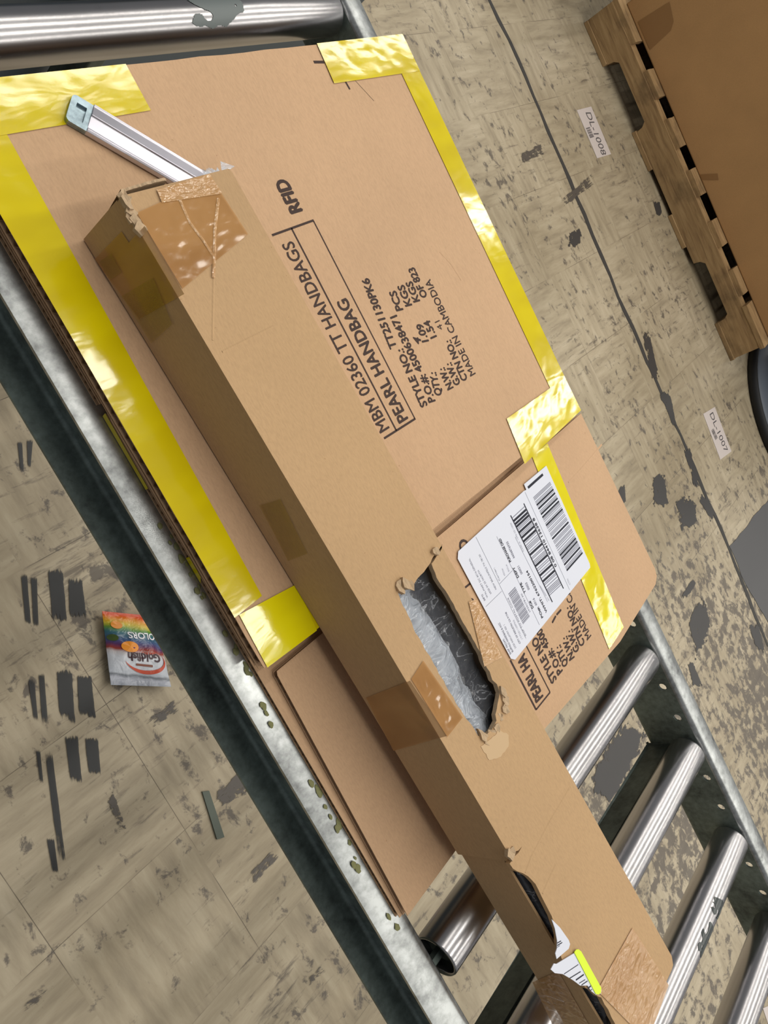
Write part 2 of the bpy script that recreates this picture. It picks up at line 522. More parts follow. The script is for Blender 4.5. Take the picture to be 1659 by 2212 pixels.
for q in [[(1478, 1330), (1520, 1262), (1548, 1350), (1500, 1450)], [(1482, 1428), (1498, 1424), (1524, 1490), (1496, 1482)],
          [(1250, 1700), (1345, 1535), (1420, 1560), (1310, 1790)], [(1418, 845), (1445, 835), (1475, 960), (1440, 900)],
          [(1472, 958), (1488, 955), (1520, 1060), (1500, 1060)], [(1500, 1068), (1525, 1062), (1560, 1130), (1535, 1130)],
          [(1405, 1020), (1440, 1015), (1450, 1110), (1408, 1100)], [(1450, 1070), (1500, 1060), (1520, 1150), (1470, 1150)],
          [(1225, 500), (1255, 490), (1262, 540), (1225, 535)], [(1408, 430), (1425, 425), (1436, 468), (1418, 474)],
          [(1380, 700), (1400, 695), (1430, 830), (1410, 840)], [(1470, 1290), (1500, 1240), (1510, 1260), (1480, 1300)],
          [(1610, 1340), (1640, 1335), (1659, 1420), (1632, 1410)], [(1330, 1060), (1350, 1040), (1356, 1090), (1340, 1100)]]:
    mark('black_blot', BLOT, q)
for q in [[(210, 1690), (240, 1685), (285, 1810), (262, 1815)], [(300, 1560), (395, 1490), (405, 1530), (310, 1600)],
          [(450, 1720), (530, 1640), (550, 1720), (470, 1770)], [(520, 1900), (600, 1810), (620, 1840), (540, 1930)],
          [(655, 2120), (700, 2075), (715, 2095), (665, 2135)], [(1115, 330), (1180, 300), (1190, 330), (1110, 370)],
          [(1195, 440), (1290, 360), (1300, 390), (1200, 470)], [(1300, 1390), (1420, 1235), (1430, 1250), (1310, 1410)],
          [(30, 2180), (120, 2120), (130, 2140), (40, 2200)], [(190, 1185), (300, 1120), (310, 1160), (200, 1220)]]:
    mark('grey_smear', SMEAR, q)
pm = MB(); q = [at(1575, 1180, 0), at(1640, 1102, 0), at(1720, 1010, 0), at(1800, 1500, 0), at(1659, 1345, 0), at(1610, 1262, 0)]
pm.prism([jag([(p.x, p.y) for p in q], 0.004, 0.03, 4)], 0.0003, 0.0014)
pm.build('dark_painted_patch', MAT, floor)


# ------------------------------------------------------------------ roller conveyor
conv = thing('roller_conveyor', 'galvanized gravity roller conveyor with steel rollers carrying the flattened cartons', 'conveyor', (0.446, -0.35, 0))
ZR = 0.755; T_ = 0.0025


def rail(xw, sgn, name='side_rail', holes=False):
    """channel: web at xw, flanges pointing outwards (sgn)"""
    y0, y1 = -1.42, 0.66; H = 0.0635; F = 0.0245; r = 0.006
    zt, zb = ZR, ZR - H
    p = [(xw + sgn * F, zt - T_ * 0.2), (xw + sgn * F, zt)] if False else []
    arc = lambda cx, cz, rr, a0, a1, n=6: [(cx + sgn * rr * math.cos(a0 + (a1 - a0) * i / n), cz + rr * math.sin(a0 + (a1 - a0) * i / n)) for i in range(n + 1)]
    pi = math.pi
    crown = [(xw + sgn * (F - (F - r) * t / 10), zt - 0.0034 * (1 - t / 10) ** 2) for t in range(10)]
    under = [(x, z - T_) for x, z in crown[::-1]]
    outer = crown + arc(xw + sgn * r, zt - r, r, pi / 2, pi) + arc(xw + sgn * r, zb + r, r, pi, 1.5 * pi) + [(xw + sgn * F, zb)]
    ri = r - T_
    inner = [(xw + sgn * F, zb + T_)] + arc(xw + sgn * r, zb + r, ri, 1.5 * pi, pi) + arc(xw + sgn * r, zt - r, ri, pi, pi / 2) + under
    if not holes:
        m = MB(); m.sweep(outer + inner, y0, y1)
    else:
        m = MB()
        # flanges with their bends, then a web plate that carries the axle holes
        top = crown + arc(xw + sgn * r, zt - r, r, pi / 2, pi) + arc(xw + sgn * r, zt - r, ri, pi, pi / 2) + under
        bot = [(xw + sgn * F, zb)] + arc(xw + sgn * r, zb + r, r, 1.5 * pi, pi) + arc(xw + sgn * r, zb + r, ri, pi, 1.5 * pi) + [(xw + sgn * F, zb + T_)]
        m.sweep(top, y0, y1); m.sweep(bot, y0, y1)
        w = MB(); loops = [[(y0, zb + r), (y1, zb + r), (y1, zt - r), (y0, zt - r)]]
        for k in range(-3, 24):
            yc = -0.3492 - 0.0376 * k
            if yc < -1.35: break
            if (k - 1) % 3 == 0: continue
            loops.append([(yc + 0.0042 * math.cos(t * pi / 5), 0.7395 + 0.0042 * math.sin(t * pi / 5)) for t in range(10)])
        w.prism(loops, 0, T_)
        m.add([(xw + sgn * v.z, v.x, v.y) for v in w.v], w.f)
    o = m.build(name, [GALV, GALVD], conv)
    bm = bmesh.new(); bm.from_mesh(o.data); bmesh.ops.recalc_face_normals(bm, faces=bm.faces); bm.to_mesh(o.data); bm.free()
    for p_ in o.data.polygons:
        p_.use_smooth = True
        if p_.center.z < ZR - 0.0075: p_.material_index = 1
    o.data.set_sharp_from_angle(angle=math.radians(32))
    return o


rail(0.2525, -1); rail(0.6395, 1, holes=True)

RY = [0.2785] + [-0.3868 - 0.1128 * j for j in range(-5, 9)]
RZ, RR = 0.7365, 0.0176
XL, XR = 0.2635, 0.6365
tube_me = None
for i, y in enumerate(RY):
    if tube_me is None:
        n = 40; m = MB()
        prof = [(0.0025, RR - 0.0022), (0.0, RR - 0.0018), (0.0, RR - 0.0007), (0.0012, RR)]
        Lr = XR - XL
        P = [(0.022, RR - 0.0022)] + prof + [(Lr * t, RR) for t in (0.25, 0.5, 0.75)] + [(Lr - 0.0035, RR), (Lr - 0.001, RR - 0.0012), (Lr, RR - 0.0035), (Lr, 0.006)]
        vs = [(XL + a, r_ * math.cos(2 * math.pi * k / n), RZ + r_ * math.sin(2 * math.pi * k / n)) for a, r_ in P for k in range(n)]
        fs = [[q * n + k, (q + 1) * n + k, (q + 1) * n + (k + 1) % n, q * n + (k + 1) % n] for q in range(len(P) - 1) for k in range(n)]
        m.add(vs, fs)
        tube_me = m
        ax = MB(); ax.tube((0.2500, 0, RZ), (0.6420, 0, RZ), 0.0042, n=6)
        be = MB(); be.tube((XL + 0.009, 0, RZ), (XL + 0.012, 0, RZ), RR - 0.0024, n=28); be.tube((XL + 0.006, 0, RZ), (XL + 0.0095, 0, RZ), 0.0085, n=20)
        sh = lambda src, yy: (lambda t: (t.add([(v.x, v.y + yy, v.z) for v in src.v], src.f), t)[1])(MB())
    ro = sh(m, y).build('roller', ROLL, conv, smooth=True)
    sh(ax, y).build('axle', BAR, ro); sh(be, y).build('bearing', BAR, ro)
    for p_ in ro.data.polygons: p_.use_smooth = True
rollers = [o for o in conv.children if o.name.startswith('roller')]

cm = MB()
for yc in (-0.5090, 0.10, -1.10):
    cm = MB(); zt = 0.7160
    cm.sweep([(0, 0)] * 0 or [(0.2540, zt - 0.024), (0.6380, zt - 0.024), (0.6380, zt), (0.2540, zt)], yc - 0.0155, yc + 0.0155)
    cm.build('cross_member', BAR, conv, bevel=0.002)
for y in (0.46, -1.36):
    for x in (0.2405, 0.6515):
        lm = MB(); lm.box(x - 0.011, x + 0.011, y - 0.02, y + 0.02, 0, 0.6920); lm.build('support_leg', BAR, conv, bevel=0.002)

# yellow glue crumbs along the flange beside the carton
rg = random.Random(8)
for px, py, n in ((372, 1150, 3), (385, 1180, 4), (408, 1225, 4), (440, 1290, 4), (505, 1385, 3), (535, 1440, 4), (580, 1545, 4), (684, 1700, 5), (720, 1755, 3), (750, 1800, 4), (772, 1868, 4), (856, 1985, 3)):
    g = MB(); c = at(px, py, ZR)
    cx = min(max(c.x, 0.2310), 0.2405)
    for _ in range(n):
        x, y = cx + rg.uniform(-.0025, .0015), c.y + rg.uniform(-.008, .008)
        r = rg.uniform(0.0009, 0.0020)
        ring = [(x + r * (0.7 + rg.random() * 0.6) * math.cos(t * math.pi / 4), y + 1.6 * r * (0.7 + rg.random() * 0.6) * math.sin(t * math.pi / 4)) for t in range(8)]
        g.add([(a, b, ZR) for a, b in ring] + [(x, y, ZR + r * 0.7)], [(k, (k + 1) % 8, 8) for k in range(8)])
    g.build('dried_glue', GLUE, conv, smooth=True)

# grease and dents on rollers: dark dried patches
def roller_patch(y, x0, x1, a0, a1, seed, mat=GREASE):
    m = MB(); rr = RR + 0.0003; rn = random.Random(seed); nu, nv = 70, 60
    vs = []; fs = []
    for j in range(nv + 1):
        for i in range(nu + 1):
            x = x0 + (x1 - x0) * i / nu; a = a0 + (a1 - a0) * j / nv
            vs.append((x, y + rr * math.cos(a), RZ + rr * math.sin(a)))
    for j in range(nv):
        for i in range(nu):
            du, dv = (i + .5) / nu - .5, (j + .5) / nv - .5
            if du * du + dv * dv + 0.35 * noise.noise(Vector((i * .07, j * .07, seed))) < 0.16:
                fs.append([j * (nu + 1) + i, j * (nu + 1) + i + 1, (j + 1) * (nu + 1) + i + 1, (j + 1) * (nu + 1) + i])
    if not fs: return
    m.add(vs, fs)
    m.build('grease_spot', mat, min(rollers, key=lambda r: abs(sum((v.co.y for v in r.data.vertices)) / len(r.data.vertices) + WLOC[conv.name].y - y)), smooth=True)


roller_patch(RY[0], 0.462, 0.520, 0.5, 2.4, 3, plain('grey_tape_smudge', (104, 112, 112), 0.5))
roller_patch(-0.3868 - 0.1128 * 2, 0.485, 0.535, 1.2, 2.9, 5)
roller_patch(-0.3868 - 0.1128 * 2, 0.535, 0.556, 1.0, 2.2, 7)

# ------------------------------------------------------------------ corrugated board
def board(mb, loops, z0, z1, pitch=0.006, xr=None, yr=None, liner=0.0006, mi_l=0, mi_f=1):
    """two liners with a real wave between them (flutes run along x)"""
    mb.prism(loops, z0, z0 + liner, mi_l); mb.prism(loops, z1 - liner, z1, mi_l)
    x0, x1 = xr; y0, y1 = yr
    n = int((y1 - y0) / pitch * 8); a, b = z0 + liner, z1 - liner; th = 0.0004
    vs = []
    for i in range(n + 1):
        y = y0 + (y1 - y0) * i / n; z = (a + b) / 2 + ((b - a) / 2 - th / 2) * math.sin(i * math.pi / 4)
        vs += [(x0, y, z - th / 2), (x0, y, z + th / 2), (x1, y, z - th / 2), (x1, y, z + th / 2)]
    fs = []
    for i in range(n):
        k = 4 * i
        fs += [[k, k + 4, k + 5, k + 1], [k + 1, k + 5, k + 7, k + 3], [k + 2, k + 3, k + 7, k + 6], [k, k + 2, k + 6, k + 4]]
    mb.add(vs, fs, mi_f)
    return mb


def rect(x0, x1, y0, y1): return [(x0, y0), (x1, y0), (x1, y1), (x0, y1)]


ZA, ZC = 0.780, 0.765
flatA = thing('flattened_carton', 'upper flattened cardboard carton bordered with yellow tape and printed PEARL HANDBAG', 'carton', (0.446, 0.05, ZR), 'flattened handbag cartons on the conveyor')
b1 = MB(); board(b1, [jag(rect(0.2368, 0.6558, -0.1290, 0.2300), 0.0004, 0.02, 2)], 0.7735, ZA, 0.0078, (0.2372, 0.6550), (-0.128, 0.229))
b1.build('top_panel', [CARD, FLUTE], flatA)
b2 = MB(); board(b2, [rect(0.2382, 0.6540, -0.1275, 0.2285)], 0.7690, 0.7732, 0.0052, (0.2386, 0.6536), (-0.127, 0.228))
b2.build('under_panel', [CARD, FLUTE], flatA)
b3 = MB(); board(b3, [rect(0.2405, 0.5400, 0.0500, 0.2275)], 0.7622, 0.7688, 0.0060, (0.2409, 0.5396), (0.0504, 0.2270))
board(b3, [rect(0.2422, 0.5400, 0.0510, 0.2275)], 0.7552, 0.7598, 0.0050, (0.2426, 0.5396), (0.0514, 0.2270))
b3.box(0.2430, 0.5400, 0.0505, 0.2275, 0.7598, 0.7622)
b3.build('bottom_panel', [CARD, FLUTE], flatA)

flatC = thing('flattened_carton', 'lower flattened cardboard carton with the white shipping label, its corner past the right rail', 'carton', (0.46, -0.15, ZR), 'flattened handbag cartons on the conveyor')
out = [(0.2508, -0.1430), (0.2520, -0.1405), (0.4500, -0.1408), (0.6788, -0.1379), (0.6795, -0.3120), (0.6770, -0.3190), (0.6690, -0.3240), (0.5760, -0.3310), (0.4396, -0.3232), (0.2450, -0.3262)]
c1 = MB(); board(c1, [out], 0.7602, ZC, 0.0058, (0.2512, 0.6600), (-0.3225, -0.1415))
c1.build('top_panel', [CARD, FLUTE], flatC)
c2 = MB(); board(c2, [rect(0.2424, 0.6560, -0.3262, 0.0440)], 0.7552, 0.7596, 0.0050, (0.2428, 0.6556), (-0.3255, 0.0434))
c2.box(0.2425, 0.6500, -0.1240, 0.0400, 0.7602, 0.7625)
board(c2, [rect(0.2415, 0.6540, -0.1245, 0.0410)], 0.7628, 0.7688, 0.0056, (0.2419, 0.6536), (-0.1240, 0.0405))
c2.build('bottom_panel', [CARD, FLUTE], flatC)

# yellow tape
def wtape(name, q, z, nu, nv, parent, mat, amp=0.0005, sc=90, px=True):
    m = MB(); c = [at(*p, z) for p in q] if px else [Vector((*p, z)) for p in q]
    m.grid(*c, nu, nv, wrinkle(amp, sc, amp * 0.5)); return m.build(name, mat, parent, smooth=True)


ZT = ZA + 0.0004
wtape('yellow_tape', [(0.2364, -0.094), (0.2598, -0.093), (0.2650, 0.2300), (0.2364, 0.2300)], ZT, 14, 120, flatA, YTAPE, 0.00025, 40, False)
wtape('yellow_tape', [(0.2364, 0.1990), (0.3643, 0.2000), (0.3640, 0.2302), (0.2364, 0.2304)], ZT + 0.0003, 50, 14, flatA, YTAPE, 0.00016, 45, False)
wtape('yellow_tape', [(0.5418, 0.1985), (0.6561, 0.1975), (0.6561, 0.2304), (0.5443, 0.2302)], ZT + 0.0003, 44, 16, flatA, YTAPE, 0.00035, 55, False)
wtape('yellow_tape', [(0.6270, -0.1295), (0.6562, -0.1295), (0.6562, 0.2300), (0.6302, 0.2300)], ZT, 14, 120, flatA, YTAPE, 0.00025, 40, False)
wtape('yellow_tape', [(0.2385, -0.1300), (0.2818, -0.1318), (0.2853, -0.1000), (0.2398, -0.0940)], ZT + 0.0003, 20, 18, flatA, YTAPE2, 0.00016, 45, False)
wtape('yellow_tape', [(0.2810, -0.1312), (0.3300, -0.1310), (0.3330, -0.1000), (0.2840, -0.0990)], ZT + 0.0002, 20, 18, flatA, YTAPE, 0.00025, 40, False)
wtape('yellow_tape', [(0.5451, -0.1356), (0.6565, -0.1305), (0.6555, -0.0965), (0.5503, -0.0949)], ZT + 0.0003, 44, 18, flatA, YTAPE, 0.0003, 50, False)
wtape('yellow_tape', [(0.5560, -0.3262), (0.5900, -0.3240), (0.6080, -0.1392), (0.5790, -0.1392)], ZC + 0.0004, 14, 60, flatC, YTAPE2, 0.0004, 55, False)
# tape turned over the edges of the lower layer
et = MB(); et.grid((0.2420, -0.005, 0.7556), (0.2420, 0.044, 0.7556), (0.2420, 0.0445, 0.7600), (0.2420, -0.005, 0.7590), 12, 3)
et.build('yellow_tape', YTAPE, flatC)
et = MB(); et.grid((0.2421, -0.070, 0.7556), (0.2421, -0.052, 0.7556), (0.2421, -0.052, 0.7600), (0.2421, -0.066, 0.7598), 8, 3)
et.build('yellow_tape', YTAPE, flatC)

# ------------------------------------------------------------------ print on the cartons
ZI = ZA + 0.00018
pr = MB()
XLr, XRr = 0.4278, 0.4512
Y0, Y1 = -0.0531, 0.1058
pr.line((0.4080, 0.1053), (XRr + .0005, 0.1063), 0.0016, ZI); pr.line((0.4130, -0.0531), (XRr + .0005, -0.0533), 0.0016, ZI)
pr.line((XLr, Y0), (XLr, Y1), 0.0014, ZI); pr.line((XRr, Y0), (XRr, Y1), 0.0011, ZI)


def tp(mb, t, s, e, h, z, bold=0.014, x=None, mi=0):
    a, b = at(*s, z), at(*e, z)
    if x is not None: a.x = b.x = x
    text(mb, t, a, b, h, z, bold, mi)


CH = 0.0109
tp(pr, 'MBM 02360 TT HANDBAGS', (838, 926), (632, 520), CH, ZI, 0.008, 0.4228)
tp(pr, 'PEARL HANDBAG', (877, 906), (750, 643), CH, ZI, 0.016, 0.4448)
tp(pr, 'RFID', (650, 455), (620, 386), 0.0118, ZI, 0.026, 0.4460)
SH = 0.0078
X1 = 0.4742; DX = 0.01135


def zz(x, y): return (760 + x / 5.53, 560 + y / 5.53)


tp(pr, 'STYLE NO.:', zz(905, 1740), zz(610, 1065), SH, ZI, 0.022)
tp(pr, 'TT251130PK6', zz(540, 1050), zz(200, 225), SH, ZI, 0.022)
tp(pr, 'P.O.#:', zz(1000, 1690), zz(880, 1370), SH, ZI, 0.021)
tp(pr, '4500638471', zz(850, 1325), zz(535, 665), SH, ZI, 0.021)
tp(pr, 'PCS', zz(615, 600), zz(525, 375), SH, ZI, 0.022)
tp(pr, 'QTY.:', zz(1080, 1620), zz(1005, 1350), SH, ZI, 0.021)
tp(pr, '4', zz(828, 1020), zz(825, 985), SH, ZI, 0.021)
tp(pr, 'KGS', zz(720, 545), zz(622, 305), SH, ZI, 0.022)
tp(pr, '1.09', zz(920, 975), zz(845, 770), SH, ZI, 0.021)
tp(pr, 'N.W.:', zz(1215, 1530), zz(1105, 1290), SH, ZI, 0.021)
tp(pr, 'KGS', zz(815, 495), zz(718, 262), SH, ZI, 0.022)
tp(pr, '1.54', zz(1015, 920), zz(925, 725), SH, ZI, 0.021)
tp(pr, 'G.W.:', zz(1300, 1480), zz(1185, 1230), SH, ZI, 0.021)
tp(pr, 'OF 823', zz(905, 440), zz(745, 95), SH, ZI, 0.021)
tp(pr, '41', zz(1095, 830), zz(1045, 725), SH * .8, ZI, 0.0)
tp(pr, 'CTN NO.:', zz(1385, 1430), zz(1180, 960), SH, ZI, 0.021)
tp(pr, 'MADE IN CAMBODIA', zz(1480, 1365), zz(935, 235), SH, ZI, 0.008)
pr.build('printed_lettering', INK, flatA, label='dark brown printed shipping marks')
pr = MB()
# registration marks in the upper right corner
pr.line(at(678, 134, ZI), at(700, 134, ZI), 0.0022, ZI); pr.line(at(744, 172, ZI), at(756, 193, ZI), 0.0018, ZI)
pr.line(at(762, 168, ZI), at(808, 218, ZI), 0.0003, ZI)
pr.build('registration_mark', INK, flatA)

ZJ = ZC + 0.00018
pc = MB()


def z6(x, y): return (1040 + x / 6.636, 1240 + y / 6.636)


a, b = at(*z6(785, 1945), ZJ), at(*z6(985, 1695), ZJ); a2, b2 = at(*z6(415, 1235), ZJ), at(*z6(630, 1000), ZJ)
dy = Vector((0.0006, 0.16))
pc.line(a, b, 0.0013, ZJ); pc.line(a, a2, 0.0019, ZJ); pc.line(b, b2, 0.0012, ZJ)
pc2 = MB()
tp(pc2, 'O', (1018, 1187), (1007, 1165), CH, ZJ, 0.016)
tp(pc2, '60', (1038, 1328), (1020, 1288), CH, ZJ, 0.012)
pc2.line(at(1004, 1270, ZJ), at(1020, 1257, ZJ), 0.0016, ZJ)
tp(pc, 'PEARL HA', z6(885, 1745), z6(615, 1130), CH, ZJ, 0.021)
tp(pc, 'STYLE NO', z6(1080, 1500), z6(790, 890), SH * 1.08, ZJ, 0.021)
tp(pc, 'P.O.#:', z6(1165, 1380), z6(1010, 1060), SH * 1.05, ZJ, 0.020)
tp(pc, '4500', z6(975, 1030), z6(860, 770), SH * 1.05, ZJ, 0.021)
tp(pc, 'QTY.:', z6(1245, 1280), z6(1130, 1010), SH * 1.05, ZJ, 0.020)
tp(pc, 'N.W.:', z6(1335, 1190), z6(1225, 885), SH * 1.05, ZJ, 0.020)
tp(pc, 'G.W.:', z6(1405, 1085), z6(1300, 785), SH * 1.05, ZJ, 0.020)
tp(pc, 'CTN NO.:', z6(1485, 990), z6(1275, 450), SH * 1.05, ZJ, 0.021)
tp(pc, 'MADE IN CAMBODIA', z6(1575, 880), at_px if False else z6(1000, -270), SH * 1.05, ZJ, 0.008)
tp(pc, '1', z6(1070, 610), z6(1045, 575), SH, ZJ, 0.021)
tp(pc, '1', z6(1145, 520), z6(1120, 470), SH, ZJ, 0.021)
pc.build('printed_lettering', INK, flatC, label='dark brown printed shipping marks')

pc2.build('clipped_lettering', INK, flatC)

# ------------------------------------------------------------------ shipping label
ZL = ZC + 0.0014


def z4(x, y): return (980 + x / 7.9, 1160 + y / 7.9)


def z5(x, y): return (1080 + x / 7.372, 1000 + y / 7.372)


lc = [at(*p, ZL) for p in [(990, 1191), (1131, 1061), (1137, 1058), (1132, 1046), (1180, 1006), (1274, 1218), (1275, 1226), (1113, 1425), (1104, 1423), (989, 1207)]]
lb = MB(); lb.prism([[(p.x, p.y) for p in lc]], ZL - 0.00035, ZL)
label = lb.build('shipping_label', PAPER, flatC, label='white shipping label with barcodes')
ZP = ZL + 0.00012
li = MB()   # thick black marks


def poly(mb, pts, mi=0): mb.add([tuple(at(*p, ZP)) for p in pts], [tuple(range(len(pts)))[::-1]], mi)


def bars(mb, a0, a1, b0, b1, widths, mi_of):
    """bars between edge a0->a1 and edge b0->b1, widths alternate bar/space"""
    tot = sum(widths); t = 0
    A0, A1, B0, B1 = [at(*p, ZP) for p in (a0, a1, b0, b1)]
    for k, w in enumerate(widths):
        if k % 2 == 0:
            u, v = t / tot, (t + w) / tot
            mb.add([A0.lerp(A1, u), A0.lerp(A1, v), B0.lerp(B1, v), B0.lerp(B1, u)], [(0, 1, 2, 3)], mi_of(k, w))
        t += w


rb = random.Random(21)
li.line(at(*z5(170, 835), ZP), at(*z5(835, 2215), ZP), 0.0012, ZP); li.line(at(*z5(380, 645), ZP), at(*z5(1012, 2000), ZP), 0.0012, ZP)
w1 = [];
for k in range(38):
    w1 += [rb.choice((1, 1, 1, 3)), rb.choice((1, 1, 1.6, 2.6))]
bars(li, z5(195, 870), z5(800, 2130), z5(390, 690), z5(985, 1960), w1, lambda k, w: 0 if w > 2 else 1)
w2 = []
for k in range(44): w2 += [rb.choice((0.8, 1, 1, 2.6)), rb.choice((0.8, 1, 1.4, 2.2))]
bars(li, z5(530, 550), z5(1075, 1735), z5(798, 300), z5(1325, 1450), w2, lambda k, w: 0 if w > 2 else 1)
w3 = []
for k in range(26): w3 += [rb.choice((1, 1, 2)), rb.choice((1, 1, 1.6))]
bars(li, z4(935, 970), z4(1190, 1500), z4(1050, 850), z4(1305, 1365), w3, lambda k, w: 1)
li.line(at(*z5(447, 395), ZP), at(*z5(685, 182), ZP), 0.0022, ZP)
# thin rules
for p, q in ((z4(380, 0), z4(1235, 1730)), (z4(735, -10), z4(1465, 1500)), (z5(400, 465), z5(1110, 2020)), (z4(1050, 0), z5(760, 2212)),
             (z4(550, 1190), z4(820, 925)), (z4(785, 800), z4(1000, 575))):
    li.line(at(*p, ZP), at(*q, ZP), 0.00028, ZP, 1)
LH = 0.0030


def lt(t, s, e, h=LH, bold=0.0, mi=0): text(li, t, at(*s, ZP), at(*e, ZP), h, ZP, bold, mi)


lt('PURCHASE ORD', z4(985, 410), z4(800, 20), 0.0026, 0.02)
lt('6606876935', z4(1045, 350), z4(925, 70), 0.0026, 0.01, 1)
lt('DEPT', z4(1115, 680), z4(1035, 505), 0.0026, 0.02); lt('00021', z4(1180, 620), z4(1115, 485), 0.0026, 0.01, 1)
lt('TYPE', z4(1235, 945), z4(1155, 770), 0.0026, 0.02); lt('0003', z4(1300, 890), z4(1250, 770), 0.0026, 0.01, 1)
lt('DC#', z4(1365, 1200), z4(1310, 1085), 0.0026, 0.02); lt('6016', z4(1425, 1155), z4(1375, 1035), 0.0026, 0.01, 1)
lt('PO#:', z4(1530, 1365), z4(1450, 1185), 0.0026, 0.02)
lt('WMIT: 6762200154', z5(555, 2135) if False else z4(1600, 1270), z4(1262, 565), 0.0026, 0.02)
lt('(420)78130', z4(1310, 1275), z4(1165, 960), 0.0018, 0.0, 1)
lt('SHIP FROM:', z4(985, 1990), z4(860, 1730), 0.0020, 0.01, 1)
lt('BUFFALO HANDBAG & ACC', z4(1020, 1950), z4(785, 1455), 0.0020, 0.01, 1)
lt('2320 INDUSTRY RD 1', z4(1070, 1890), z4(870, 1490), 0.0018, 0.0, 1)
lt('CITY OF INDUSTRY CA 91748', z4(1145, 1810), z4(900, 1275), 0.0019, 0.01, 1)
lt('1TT251130PK6', z4(1180, 1730), z4(1030, 1410), 0.0018, 0.0, 2)
lt('SHIP TO POSTAL CODE', z4(1240, 1680), z4(935, 1030), 0.0016, 0.0, 1)
lt('SHIP TO', z4(545, 1075), z4(495, 970), 0.0019, 0.01, 1)
lt('WAL-MART DC 6016-GENERAL', z4(590, 1025), z4(275, 360), 0.0019, 0.0, 1)
lt('3920 IH 35 NORTH', z4(650, 960), z4(430, 560), 0.0019, 0.0, 1)
lt('NEW BRAUNFELS TX 78130', z4(735, 885), z4(450, 290), 0.0019, 0.0, 1)
lt('Carrier:', z4(795, 740), z4(700, 520), 0.0017, 0.0, 1)
lt('PRO#:', z4(885, 650), z4(835, 530), 0.0017, 0.0, 2); lt('BOL#:', z4(955, 580), z4(905, 460), 0.0017, 0.0, 2)
lt('CASE #: 1296-25-1000', z5(385, 1405), z5(180, 950), 0.0018, 0.0, 2)
lt('0 08 84410 13638 8', z5(905, 1640), z5(545, 870), 0.0030, 0.02)
lt('PKT: 0000000000', z5(745, 2150) if False else z5(790, 2180), z5(645, 1950), 0.0015, 0.0, 2)
lt('CTN', z5(1125, 1930), z5(1085, 1840), 0.0020, 0.0, 2)
li.build('label_print', [BLACKINK, GREYINK, FAINTINK], label)

# ------------------------------------------------------------------ long narrow carton
BX = lambda y: 0.2737 + (0.1355 - y) * 0.0405       # left face
BRX = lambda y: 0.3545 + (0.1365 - y) * 0.0410      # right face
ZB, ZB0, TH = 0.830, 0.7812, 0.0035
YE = -0.4890
boxB = thing('long_narrow_carton', 'long narrow cardboard carton torn open along the top, lying over the flattened cartons', 'carton', (0.33, -0.17, 0.7812))
zB = lambda p: (lambda v: (v.x, v.y))(at(*p, ZB))
z2 = lambda x, y: (800 + x / 4.423, 1150 + y / 4.423)
tear = [zB(p) for p in [(1338, 2240), (1328, 2210), (1314, 2181), (1299, 2155), (1276, 2137), (1239, 2119), (1219, 2085), (1209, 2050), (1206, 2035), (1202, 2006), (1185, 1966), (1163, 1922), (1141, 1893), (1117, 1882), (1101, 1866), (1128, 1828), (1102, 1850)]]
end_y = YE
outl = [(BX(0.1355), 0.1340), (BX(0.1355) + .002, 0.1355), (BRX(0.1365) - .001, 0.1365), (BRX(0.1365), 0.134)]
outl += [(BRX(YE) - 0.0005, YE + 0.0060), (BRX(YE) - 0.0035, YE + 0.0008), (BRX(YE) - 0.007, YE), (0.3160, YE)]
outl += jag(tear, 0.0009, 0.004, 5, False)
outl += [(BX(-0.3165), -0.3165)]
hole_px = [z2(*p) for p in [(268, 585), (262, 520), (300, 500), (355, 505), (400, 525), (450, 440), (535, 345), (575, 290), (620, 205), (690, 118), (660, 200), (585, 300), (600, 345), (655, 470), (745, 600), (840, 770), (935, 945), (1065, 1175), (1095, 1260), (1140, 1330), (1165, 1410), (1210, 1450), (1235, 1530), (1215, 1640), (1195, 1740), (1205, 1800), (1160, 1890), (1100, 1950), (1030, 1945), (1000, 1890), (890, 1740), (740, 1500), (590, 1225), (430, 960), (340, 745), (290, 650)]]
hole = jag([zB(p) for p in hole_px], 0.0005, 0.003, 9)
tb = MB(); tb.prism([outl, hole], ZB - TH, ZB, 0, (0, 1))
tb.build('top_panel', [CARDB, TORN], boxB)

dn = Vector((-1, -0.0405, 0)).normalized()          # outward normal of the left face
def slab(p0, p1, za, zb, t, inward):
    p0, p1 = Vector(p0), Vector(p1); n = inward.to_2d() * t
    q = [p0, p1, p1 + n, p0 + n]
    return [(v.x, v.y) for v in q]


m = MB(); m.prism([slab((BX(0.1340), 0.1350), (BX(-0.3165), -0.3165), 0, 0, TH, -dn)], ZB0, ZB - TH, 0)
m.build('side_panel', [CARDB, TORN], boxB)
xo = 0.0025
m = MB(); m.prism([slab((BX(-0.3165) + xo, -0.3165), (BX(YE) + xo, YE), 0, 0, 0.0018, -dn)], ZB0, 0.8190, 0)
m.build('side_panel', [CARDB, TORN], boxB)
m = MB(); m.prism([slab((BRX(0.1340), 0.1340), (BRX(YE + .006), YE + .006), 0, 0, TH, dn)], ZB0, ZB - TH, 0)
m.build('side_panel', [CARDB, TORN], boxB)
m = MB(); m.box(BX(YE) + 0.006, BRX(YE) - 0.004, YE, YE + TH, ZB0, ZB - TH); m.build('end_panel', [CARDB], boxB)
